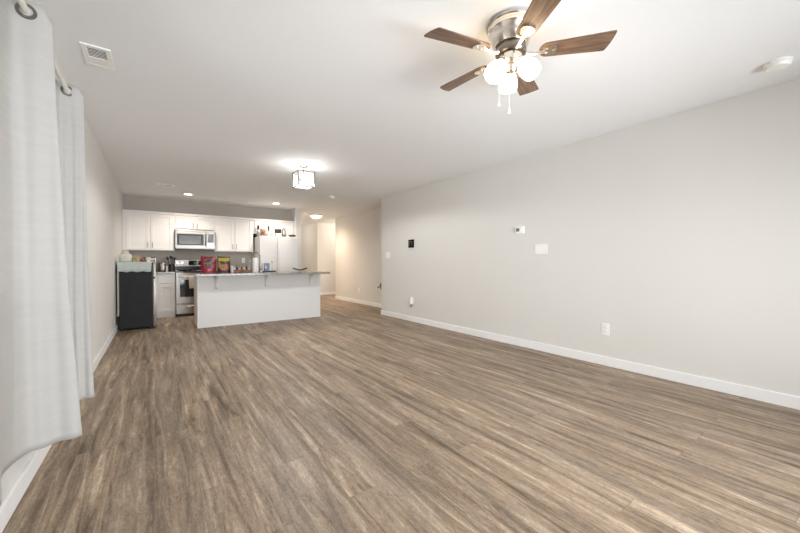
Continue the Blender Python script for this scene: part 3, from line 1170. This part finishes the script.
def patch(name, x0, x1, y, z0, z1, lean, za, zb, depth, m, parent):
    """printed panel that follows the bulge of a bag (za..zb are the bag's own z limits)"""
    bm = bmesh.new()
    g_ = []
    X0, X1 = parent['span'][0], parent['span'][1]
    for i in range(11):
        row = []
        for j in range(11):
            x = x0 + (x1 - x0) * i / 10
            z = z0 + (z1 - z0) * j / 10
            u = (x - X0) / (X1 - X0)
            v = (z - za) / (zb - za)
            th = depth / 2 * (math.sin(math.pi * u) ** .6) * (1 - v ** 3) * (0.85 + .15 * math.sin(7 * u + 5 * v)) + .003
            row.append((x, y + lean * v - th, z))
        g_.append(row)
    fr_ = [[bm.verts.new(p) for p in r_] for r_ in g_]
    bk_ = [[bm.verts.new((p[0], p[1] + .0015, p[2])) for p in r_] for r_ in g_]
    for i in range(10):
        for j in range(10):
            bm.faces.new((fr_[i][j], fr_[i + 1][j], fr_[i + 1][j + 1], fr_[i][j + 1]))
            bm.faces.new((bk_[i][j], bk_[i][j + 1], bk_[i + 1][j + 1], bk_[i + 1][j]))
    for i in range(10):
        bm.faces.new((fr_[i][0], bk_[i][0], bk_[i + 1][0], fr_[i + 1][0]))
        bm.faces.new((fr_[i][10], fr_[i + 1][10], bk_[i + 1][10], bk_[i][10]))
        bm.faces.new((fr_[0][i], fr_[0][i + 1], bk_[0][i + 1], bk_[0][i]))
        bm.faces.new((fr_[10][i], bk_[10][i], bk_[10][i + 1], fr_[10][i + 1]))
    return obj(name, bm, m, parent, smooth=True, angle=60)


# --- on top of the refrigerator (top at z 1.70)
G = 'things piled on the refrigerator'
ZT = 1.702
SILV = mat('silver_can', (.55, .55, .55), .3, metal=.9)
GREEN = mat('dark_green', (.03, .045, .02), .3)
lathe_item('spray_bottle', 1.945, 8.42, 1.692, [(0, 0), (.030, 0), (.032, .02), (.032, .13), (.020, .16), (.014, .17), (0, .17)], SILV,
           'slim silver bottle with a black top at the left end on the refrigerator', 'bottle', G,
           ('cap', [(.014, .17), (.022, .175), (.024, .22), (.020, .27), (0, .272)], BLACKP))
obj_ = thing('storage_box', (1.935, 8.62, 1.692), 'small dark box behind the silver bottle on the refrigerator', 'box', G)
obj('box', B(1.895, 1.975, 8.55, 8.70, 1.692, 1.77, .003), BLACKP, obj_)
obj('lid', B(1.892, 1.978, 8.545, 8.705, 1.77, 1.785, .003), CHAR, obj_)
s_ = ramp_mat('green_pink_print', [(.02, .025, .01), (.28, .12, .08), (.50, .40, .32)], 18, .4)
b_ = bag('snack_bag', 1.925, 2.045, 8.15, ZT, 1.865, .06, s_, 'small green and pink snack bag beside the silver bottle', 'bag', .01, G)
lathe_item('glass_bottle', 2.135, 8.26, ZT - .01, [(0, 0), (.030, 0), (.031, .10), (.012, .15), (.011, .20), (0, .20)],
           mat('pale_bottle', (.60, .56, .52), .15), 'pale bottle with a tall dark neck in the middle of the refrigerator top', 'bottle', G,
           ('cap', [(.012, .14), (.020, .15), (.020, .25), (0, .255)], mat('brown_black', (.05, .045, .04), .4)))
lathe_item('plastic_jug', 2.205, 8.16, ZT, [(0, 0), (.034, 0), (.036, .01), (.036, .085), (.018, .11), (.016, .12), (0, .12)], PLATE,
           'small white jug left of the black bag on the refrigerator', 'jug', G,
           ('cap', [(.018, .12), (.018, .135), (0, .135)], PLATE))
bag('snack_bag', 2.265, 2.415, 8.22, ZT, 1.885, .07, mat('black_bag', (.018, .018, .016), .4, noise=.3),
    'black bag standing in the middle of the refrigerator top', 'bag', .01, G)
bag('bread_bag', 2.245, 2.395, 8.11, ZT, 1.775, .05, ramp_mat('cream_print', [(.65, .55, .40), (.80, .74, .62), (.45, .30, .16)], 18, .5),
    'low cream bread bag in front of the black bag', 'bag', .0, G)
t = thing('lantern', (2.455, 8.20, ZT), 'small black wire holder with an arched handle on the refrigerator', 'lantern', G)
bm = bmesh.new()
tube(bm, [(2.432, 8.20, ZT)] + [(2.464 - .032 * math.cos(math.pi * i / 8), 8.20, ZT + .13 + .06 * math.sin(math.pi * i / 8)) for i in range(9)] + [(2.496, 8.20, ZT)], .010, 8)
obj('handle', bm, BLACKP, t, smooth=True)
obj('tray', B(2.422, 2.505, 8.15, 8.25, ZT, ZT + .03, .004), BLACKP, t)
lathe_item('lotion_bottle', 2.538, 8.15, ZT, [(0, 0), (.026, 0), (.028, .01), (.028, .075), (.012, .095), (0, .097)],
           mat('lilac_plastic', (.66, .58, .64), .3), 'small pale lilac bottle right of the arched black holder', 'bottle', G,
           ('cap', [(.010, .095), (.010, .135), (.006, .16), (0, .16)], PLATE))
t = thing('bowl', (2.655, 8.16, ZT), 'dark shallow bowl of brown items at the right end on the refrigerator', 'bowl', G)
bm = bmesh.new()
lathe(bm, [(0, ZT), (.05, ZT), (.085, ZT + .036), (.088, ZT + .045), (.080, ZT + .040), (.045, ZT + .008), (0, ZT + .008)], (2.655, 8.16, 0), seg=28)
obj('bowl', bm, mat('dark_brown', (.06, .025, .018), .4), t, smooth=True)
bm = bmesh.new()
lathe(bm, [(0, ZT + .010), (.045, ZT + .012), (.074, ZT + .038), (.055, ZT + .070), (0, ZT + .085)], (2.655, 8.16, 0), seg=20)
obj('contents', bm, ramp_mat('brown_snacks', [(.16, .08, .05), (.45, .32, .25), (.6, .5, .42)], 30, .6), t, smooth=True)

# ---------------------------------------------------------------- small black refrigerator
mf = thing('mini_refrigerator', (-.26, 7.28, 0), 'black under-counter refrigerator with a silver door edge and cloth on top', 'refrigerator')
obj('body', B(-.485, -.055, 7.045, 7.53, .03, 1.08, .006), CHAR, mf)
obj('door', B(-.050, -.002, 7.04, 7.535, .03, 1.10, .010, 3), STEEL, mf, smooth=True)
obj('door_gasket', B(-.056, -.049, 7.05, 7.525, .04, 1.085), BLACKP, mf)
bm = bmesh.new()
box(bm, -.075, -.012, 7.022, 7.042, .832, .862, .004)
obj('hinge', bm, BLACKP, mf)
obj('top', B(-.495, -.052, 7.04, 7.535, 1.08, 1.105, .006), CHAR, mf)
obj('compressor_cover', B(-.520, -.486, 7.08, 7.48, .03, .24, .01), BLACKP, mf)
bm = bmesh.new()
tube(bm, [(-.500, 7.055, .24), (-.500, 7.055, 1.0)], .010, 10)
for i in range(12):
    tube(bm, [(-.500, 7.06, .28 + i * .06), (-.500, 7.50, .28 + i * .06)], .0035, 6)
obj('condenser_coil', bm, mat('coil_grey', (.50, .47, .42), .5, metal=.3), mf, smooth=True)
for x in (-.46, -.09):
    for y in (7.09, 7.49):
        bm = bmesh.new()
        lathe(bm, [(0, 0), (.018, 0), (.018, .03), (0, .03)], (x, y, 0), seg=14)
        obj('foot', bm, BLACKP, mf)
# cloth on top, draped over the front edge
bm = bmesh.new()
nx = 40
g = []
pf = [(7.52, 1.1095), (7.40, 1.1095), (7.25, 1.1095), (7.10, 1.1095), (7.045, 1.1095), (7.030, 1.104), (7.026, 1.09), (7.024, 1.05), (7.022, 1.00), (7.020, .948)]
for i in range(nx + 1):
    u = i / nx
    x = -.515 + (.455) * u
    row = []
    for j, (y, z) in enumerate(pf):
        hang = max(0, (1.10 - z) / .15)
        zz = z + hang * (.006 * math.sin(u * 19) - (.012 if u < .04 else 0))
        row.append(bm.verts.new((x + hang * .018 * (1 - 1.4 * u), y - hang * .004 * (1 + math.sin(u * 30)), zz)))
    g.append(row)
for i in range(nx):
    for j in range(len(pf) - 1):
        bm.faces.new((g[i][j], g[i + 1][j], g[i + 1][j + 1], g[i][j + 1]))
cl = obj('cloth_cover', bm, TEAL, smooth=True, angle=180)
md = cl.modifiers.new('t', 'SOLIDIFY')
md.thickness = .003
tag(cl, 'pale teal cloth draped over the top of the small black refrigerator', 'cloth')
ZM = 1.112
t = thing('food_jar', (-.42, 7.20, ZM), 'round white ribbed jar with a pinkish lid at the left end on the teal cloth', 'jar')
bm = bmesh.new()
pf = [(0, 0)]
for i in range(13):
    pf.append((.082 + .004 * (i % 2), .004 + i * .0075))
pf += [(.070, .120), (.048, .132), (0, .132)]
lathe(bm, [(a, ZM + b) for a, b in pf], (-.405, 7.18, 0), seg=32)
obj('body', bm, mat('ribbed_white', (.70, .70, .62), .5), t, smooth=True)
bm = bmesh.new()
lathe(bm, [(.046, ZM + .132), (.048, ZM + .138), (.042, ZM + .175), (.02, ZM + .185), (0, ZM + .185)], (-.41, 7.18, 0), seg=24)
obj('lid', bm, mat('pink_white', (.72, .60, .55), .5), t, smooth=True)
bag('snack_bag', -.325, -.215, 7.16, ZM, ZM + .095, .07, ramp_mat('olive_tan', [(.12, .16, .06), (.42, .38, .22), (.62, .40, .28)], 20, .5),
    'crumpled green and tan bag in the middle on the teal cloth', 'bag', .0)
lathe_item('tomato', -.185, 7.15, ZM, [(0, .0), (.022, .004), (.036, .026), (.030, .052), (.010, .060), (0, .057)], mat('tomato_red', (.36, .10, .06), .5),
           'round orange-red tomato on the teal cloth', 'tomato', None, ('stem', [(.004, .056), (.003, .070), (0, .070)], GREEN))
bag('paper_bag', -.140, -.070, 7.15, ZM, ZM + .075, .05, mat('pinkish_white', (.74, .62, .55), .6, noise=.1),
    'small pinkish-white packet at the right end on the teal cloth', 'bag', .0)

# ---------------------------------------------------------------- things on the left worktop
ZC = .915
t = thing('coffee_maker', (-.02, 8.55, ZC), 'silver and black coffee maker behind the small black refrigerator', 'coffee maker')
obj('base', B(-.07, .075, 8.43, 8.67, ZC, ZC + .035, .005), BLACKP, t)
obj('tank', B(-.07, .075, 8.58, 8.67, ZC + .035, ZC + .235, .008), STEEL, t)
obj('brew_head', B(-.07, .075, 8.43, 8.67, ZC + .235, ZC + .275, .008), mat('silver_plastic', (.50, .50, .52), .35, metal=.5), t)
obj('lid', B(-.115, .078, 8.425, 8.675, ZC + .275, ZC + .290, .004), BLACKP, t)
bm = bmesh.new()
lathe(bm, [(0, ZC + .036), (.050, ZC + .036), (.055, ZC + .09), (.045, ZC + .16), (.036, ZC + .18), (0, ZC + .18)], (.0, 8.50, 0), seg=24)
obj('carafe', bm, mat('carafe_glass', (.25, .25, .26), .1), t, smooth=True)
obj('side_panel', B(.076, .088, 8.44, 8.66, ZC, ZC + .28, .003), PLATE, t)
t.location.x -= .092
t = thing('toaster', (.18, 8.52, ZC), 'black and silver toaster between coffee maker and utensil crock', 'toaster')
obj('body', B(.112, .200, 8.42, 8.66, ZC + .01, ZC + .175, .018, 3), STEEL, t, smooth=True)
obj('side', B(.098, .120, 8.42, 8.66, ZC, ZC + .175, .010), BLACKP, t, smooth=True)
obj('side', B(.180, .205, 8.42, 8.66, ZC, ZC + .175, .010), BLACKP, t, smooth=True)
obj('lever', B(.150, .165, 8.405, 8.42, ZC + .10, ZC + .112, .003), BLACKP, t)
t.location.x -= .050
lathe_item('salt_shaker', .175, 8.36, ZC, [(0, 0), (.015, 0), (.015, .10), (.010, .115), (0, .118)], mat('grey_white', (.6, .58, .54), .4),
           'slim pale shaker in front of the utensil crock', 'shaker')
t = thing('utensil_crock', (.27, 8.50, ZC), 'black cylindrical crock holding utensils beside the range', 'utensil holder')
bm = bmesh.new()
lathe(bm, [(0, ZC), (.048, ZC), (.050, ZC + .15), (.046, ZC + .15), (.044, ZC + .01), (0, ZC + .01)], (.262, 8.50, 0), seg=28)
obj('crock', bm, BLACKP, t, smooth=True)
for lb, dx, dy, top_, w_ in (('black slotted spatula leaning left in the crock', -.062, -.02, .30, .024),
                            ('black serving spoon upright in the crock', -.010, .016, .325, .026),
                            ('black ladle leaning right in the crock', .050, -.012, .290, .022),
                            ('black kitchen tongs at the back of the crock', .014, .050, .30, .014)):
    u_ = thing('cooking_utensil', (.262, 8.50, ZC + .012), lb, 'utensil', 'black utensils in the crock')
    a = Vector((.262 + dx * .12, 8.50 + dy * .12, ZC + .018))
    b = Vector((.262 + dx, 8.50 + dy, ZC + top_ - .06))
    c = Vector((.262 + dx * 1.2, 8.50 + dy * 1.2, ZC + top_))
    bm = bmesh.new()
    tube(bm, [a, b], .005, 8)
    obj('handle', bm, BLACKP, u_, smooth=True)
    bm = bmesh.new()
    tube(bm, [b, b.lerp(c, .3), b.lerp(c, .7), c], [.006, w_, w_, w_ * .6], 14)
    obj('head', bm, BLACKP, u_, smooth=True)

# ---------------------------------------------------------------- island
IX0, IX1, IY0, IY1 = .555, 2.705, 6.59, 7.22
isl = thing('kitchen_island', ((IX0 + IX1) / 2, 6.9, 0), 'long white kitchen island with a plain front panel', 'kitchen island')
obj('back_panel', B(IX0 + .018, IX1, IY0, IY0 + .02, 0, .874), ISLW, isl)
obj('side_panel', B(IX0, IX0 + .018, IY0, IY1, 0, .874, .002), CAB, isl)
obj('side_panel', B(IX1 - .018, IX1, IY0 + .02, IY1, 0, .874, .002), CAB, isl)
obj('carcass', B(IX0 + .018, IX1 - .018, IY0 + .02, IY1 - .02, .10, .874), CAB, isl)
obj('toe_kick', B(IX0 + .018, IX1 - .018, IY0 + .03, IY1 - .08, 0, .10), CAB, isl)
for i in range(4):
    a = IX0 + .03 + i * .527
    obj('door', shaker(a, a + .51, IY1 + .018 - .02, .12, .86), CAB, isl)
for x in (.832, 1.652, 2.492):
    bm = bmesh.new()
    Mx = Matrix(((0, 0, 1, x), (1, 0, 0, 0), (0, 1, 0, 0), (0, 0, 0, 1)))
    out = [(IY0, .874), (IY0 - .20, .874), (IY0 - .20, .855)]
    for i in range(7):
        t_ = i / 6 * math.pi / 2
        out.append((IY0 - .035 - .13 * (1 - math.sin(t_)), .840 - .165 * (1 - math.cos(t_))))
    out += [(IY0 - .022, .655), (IY0, .650)]
    solid(bm, out, -.019, .019, Mx)
    obj('corbel', bm, ISLW, isl)
tag(obj('countertop', B(.505, 2.765, 6.225, 7.26, .875, .914, .005), GRAN),
    'long speckled granite worktop of the kitchen island', 'countertop')

# faucet and sink
t = thing('kitchen_faucet', (1.62, 6.98, ZC), 'tall brushed nickel gooseneck faucet on the island', 'faucet')
bm = bmesh.new()
lathe(bm, [(0, ZC), (.026, ZC), (.024, ZC + .01), (.016, ZC + .03), (.014, ZC + .12), (0, ZC + .12)], (1.62, 6.98, 0), seg=24)
obj('base', bm, DNICK, t, smooth=True)
bm = bmesh.new()
arc = [(1.62, 6.98, ZC + .10), (1.62, 6.98, ZC + .30)] + \
      [(1.62 - .07 + .07 * math.cos(math.pi * i / 12), 6.98 + .03 * (1 - math.cos(math.pi * i / 12)) / 2, ZC + .30 + .07 * math.sin(math.pi * i / 12)) for i in range(1, 13)] + \
      [(1.48, 7.01, ZC + .25)]
tube(bm, arc, .009, 14)
obj('spout', bm, DNICK, t, smooth=True)
bm = bmesh.new()
tube(bm, [(1.652, 6.955, ZC + .035), (1.652, 6.955, ZC + .17)], .007, 10)
tube(bm, [(1.625, 6.975, ZC + .05), (1.652, 6.955, ZC + .05)], .007, 10)
obj('lever', bm, DNICK, t, smooth=True)

t.location.x += .02
# paper towel roll
lathe_item('paper_towel_roll', 1.515, 6.80, ZC, [(0, 0), (.050, 0), (.052, .004), (.052, .265), (.050, .27), (.02, .27), (.02, .268), (0, .268)], PAPER,
           'white roll of paper towels standing beside the faucet', 'paper towel', None,
           ('holder', [(.008, .268), (.008, .285), (.012, .292), (0, .30)], STEEL), 32)

# red bag
b_ = bag('snack_bag', .640, .885, 6.93, ZC, 1.205, .09, RED, 'bright red bag with a framed picture at the left end of the island', 'bag', .02)
b_['span'] = (.640, .885)
pic = ramp_mat('red_bag_picture', [(.012, .008, .010), (.07, .02, .025), (.20, .11, .09), (.50, .40, .34)], 12, .4, 1.5)
patch('picture_panel', .685, .845, 6.93, 1.01, 1.180, .02, ZC, 1.205, .09, pic, b_)
patch('bow', .74, .80, 6.925, .945, .985, .02, ZC, 1.205, .09, mat('pink_print', (.60, .10, .18), .4), b_)
del b_['span']
# yellow and black bag
b_ = bag('snack_bag', .905, 1.115, 6.96, ZC, 1.210, .08, mat('black_foil', (.05, .035, .02), .35, noise=.3, nscale=20),
         'black and yellow food bag with an orange picture beside the red bag', 'bag', .02, None, .004)
b_['span'] = (.905, 1.115)
patch('yellow_band', .918, 1.105, 6.96, 1.120, 1.180, .02, ZC, 1.210, .08, ramp_mat('yellow_print', [(.36, .26, .015), (.46, .36, .03), (.08, .09, .015)], 14, .4, pos=[.35, .55, .75]), b_)
patch('food_picture', .950, 1.085, 6.96, .955, 1.065, .02, ZC, 1.210, .08, ramp_mat('orange_food', [(.04, .012, .008), (.36, .07, .02), (.58, .26, .12)], 26, .4, 1.5), b_)
patch('side_print', .917, .948, 6.96, 1.00, 1.11, .02, ZC, 1.210, .08, mat('olive_print', (.28, .26, .08), .5, noise=.3), b_)
del b_['span']
bag('snack_bag', .80, .875, 6.70, ZC, .95, .05, mat('dark_red_foil', (.10, .012, .016), .35, noise=.4, nscale=30),
    'tiny dark red packet lying before the red bag', 'bag', .0)
lathe_item('spice_jar', .955, 6.76, ZC, [(0, 0), (.018, 0), (.018, .035), (0, .037)], mat('amber_brown', (.13, .05, .03), .4),
           'tiny brown jar standing before the yellow and black bag', 'jar', None, ('lid', [(.019, .036), (.019, .046), (0, .047)], BLACKP))
bag('plastic_bag', 1.10, 1.15, 6.84, ZC, 1.04, .06, mat('clear_white', (.62, .60, .60), .3, noise=.15, nscale=30),
    'crumpled whitish plastic bag between the food bags and the wooden tray', 'bag', .0)
# wooden tray with items
t = thing('serving_tray', (1.31, 6.95, ZC), 'brown wooden tray full of small jars on the island', 'tray')
WOODB = ramp_mat('tray_wood', [(.10, .035, .015), (.25, .10, .045), (.34, .16, .08)], 3, .5, stretch=(3, 20, 20))
tx0, tx1, ty0, ty1 = 1.16, 1.455, 6.86, 7.04
obj('bottom', B(tx0, tx1, ty0, ty1, ZC, ZC + .010), WOODB, t)
bm = bmesh.new()
box(bm, tx0, tx1, ty0 - .010, ty0, ZC, ZC + .050, .003)
box(bm, tx0, tx1, ty1, ty1 + .010, ZC, ZC + .050, .003)
box(bm, tx0 - .010, tx0, ty0 - .01, ty1 + .01, ZC, ZC + .060, .003)
box(bm, tx1, tx1 + .010, ty0 - .01, ty1 + .01, ZC, ZC + .060, .003)
obj('rim', bm, WOODB, t)
names = [('white', (.72, .70, .66), .085, 'squat white jar at the left of the wooden tray'),
         ('dark', (.03, .025, .02), .098, 'dark jar second from the left in the wooden tray'),
         ('cream', (.70, .64, .55), .075, 'short cream jar just left of the tray centre'),
         ('brown', (.10, .05, .03), .090, 'brown jar just right of the tray centre'),
         ('beige', (.60, .50, .42), .105, 'tall beige jar right of the brown jar in the tray'),
         ('blackish', (.02, .02, .02), .108, 'tall black jar near the right end of the tray'),
         ('white2', (.70, .68, .66), .080, 'small white jar at the right end of the tray')]
for i, (n_, c_, hh, lb) in enumerate(names):
    lathe_item('condiment_jar', 1.182 + i * .0415, 6.93 + .03 * (i % 2), ZC + .011,
               [(0, 0), (.017, 0), (.018, .004), (.018, hh * .7), (.012, hh * .8), (0, hh * .8)], mat('jar_' + n_, c_, .35), lb, 'jar',
               'jars in the wooden tray', ('lid', [(.0135, hh * .8), (.0135, hh), (0, hh)], mat('jar_lid_' + n_, tuple(min(1, q_ * .6 + .1) for q_ in c_), .35)), 18)
# clear bottle behind the towel roll
lathe_item('water_bottle', 1.475, 7.06, ZC, [(0, 0), (.032, 0), (.034, .01), (.034, .14), (.014, .18), (.013, .20), (0, .20)],
           mat('pale_blue_plastic', (.50, .55, .58), .15), 'pale blue-grey bottle just left of the paper towel roll', 'bottle', None,
           ('cap', [(.014, .20), (.014, .218), (0, .22)], PLATE))
# black tray with soap
t = thing('soap_tray', (1.78, 6.86, ZC), 'low black tray holding soap bottles beside the faucet', 'tray')
obj('bottom', B(1.675, 1.89, 6.80, 6.93, ZC, ZC + .010, .003), BLACKP, t)
bm = bmesh.new()
box(bm, 1.675, 1.89, 6.795, 6.801, ZC, ZC + .022, .002)
box(bm, 1.675, 1.89, 6.929, 6.935, ZC, ZC + .022, .002)
box(bm, 1.669, 1.675, 6.795, 6.935, ZC, ZC + .022, .002)
box(bm, 1.89, 1.896, 6.795, 6.935, ZC, ZC + .022, .002)
obj('rim', bm, BLACKP, t)
t = thing('soap_dispenser', (1.73, 6.865, ZC + .011), 'square blue glass soap bottle with a pump on the black tray', 'soap bottle')
obj('bottle', B(1.685, 1.785, 6.835, 6.895, ZC + .011, ZC + .170, .012, 3), mat('blue_glass', (.22, .27, .36), .12, noise=.5, nscale=12), t, smooth=True)
bm = bmesh.new()
lathe(bm, [(0, ZC + .170), (.014, ZC + .170), (.014, ZC + .180), (.004, ZC + .182), (.004, ZC + .205), (0, ZC + .205)], (1.731, 6.865, 0), seg=14)
tube(bm, [(1.731, 6.865, ZC + .205), (1.715, 6.845, ZC + .212), (1.695, 6.83, ZC + .206)], .005, 8)
obj('pump', bm, mat('pump_grey', (.62, .64, .63), .3), t, smooth=True)
t = thing('dish_brush', (1.835, 6.865, ZC + .011), 'slim clear stand with a small green-grey head beside the blue soap bottle', 'brush')
bm = bmesh.new()
lathe(bm, [(0, ZC + .011), (.022, ZC + .011), (.020, ZC + .035), (.010, ZC + .045), (.004, ZC + .055), (.004, ZC + .175), (0, ZC + .175)], (1.835, 6.865, 0), seg=16)
obj('stand', bm, mat('brush_grey', (.45, .42, .40), .3), t, smooth=True)
bm = bmesh.new()
lathe(bm, [(0, ZC + .172), (.012, ZC + .178), (.014, ZC + .195), (.008, ZC + .21), (0, ZC + .212)], (1.835, 6.865, 0), seg=16)
obj('head', bm, mat('brush_green', (.38, .42, .38), .4), t, smooth=True)
# dark dish at the right end of the island
t = thing('leaf_dish', (2.365, 6.80, ZC), 'shallow dark curved dish on a small foot at the right end of the island', 'dish')
bm = bmesh.new()
prof_ = []
n_ = 24
g = []
for i in range(n_ + 1):
    u = -1 + 2 * i / n_
    xx = 2.365 + u * .155
    wv = .055 * math.sqrt(max(0, 1 - u * u)) + .002
    zc = ZC + .018 + .042 * abs(u) ** 1.5
    g.append([bm.verts.new((xx, 6.80 + wv * s_, zc + .012 * s_ * s_)) for s_ in (-1, -.5, 0, .5, 1)])
for i in range(n_):
    for j in range(4):
        bm.faces.new((g[i][j], g[i + 1][j], g[i + 1][j + 1], g[i][j + 1]))
o = obj('bowl', bm, mat('dark_bronze', (.045, .030, .025), .35), t, smooth=True, angle=180)
o.modifiers.new('t', 'SOLIDIFY').thickness = .013
bm = bmesh.new()
lathe(bm, [(0, ZC), (.035, ZC), (.030, ZC + .006), (.012, ZC + .010), (.012, ZC + .018), (0, ZC + .018)], (2.365, 6.80, 0), seg=24)
obj('foot', bm, mat('dish_foot_grey', (.5, .49, .48), .4), t, smooth=True)
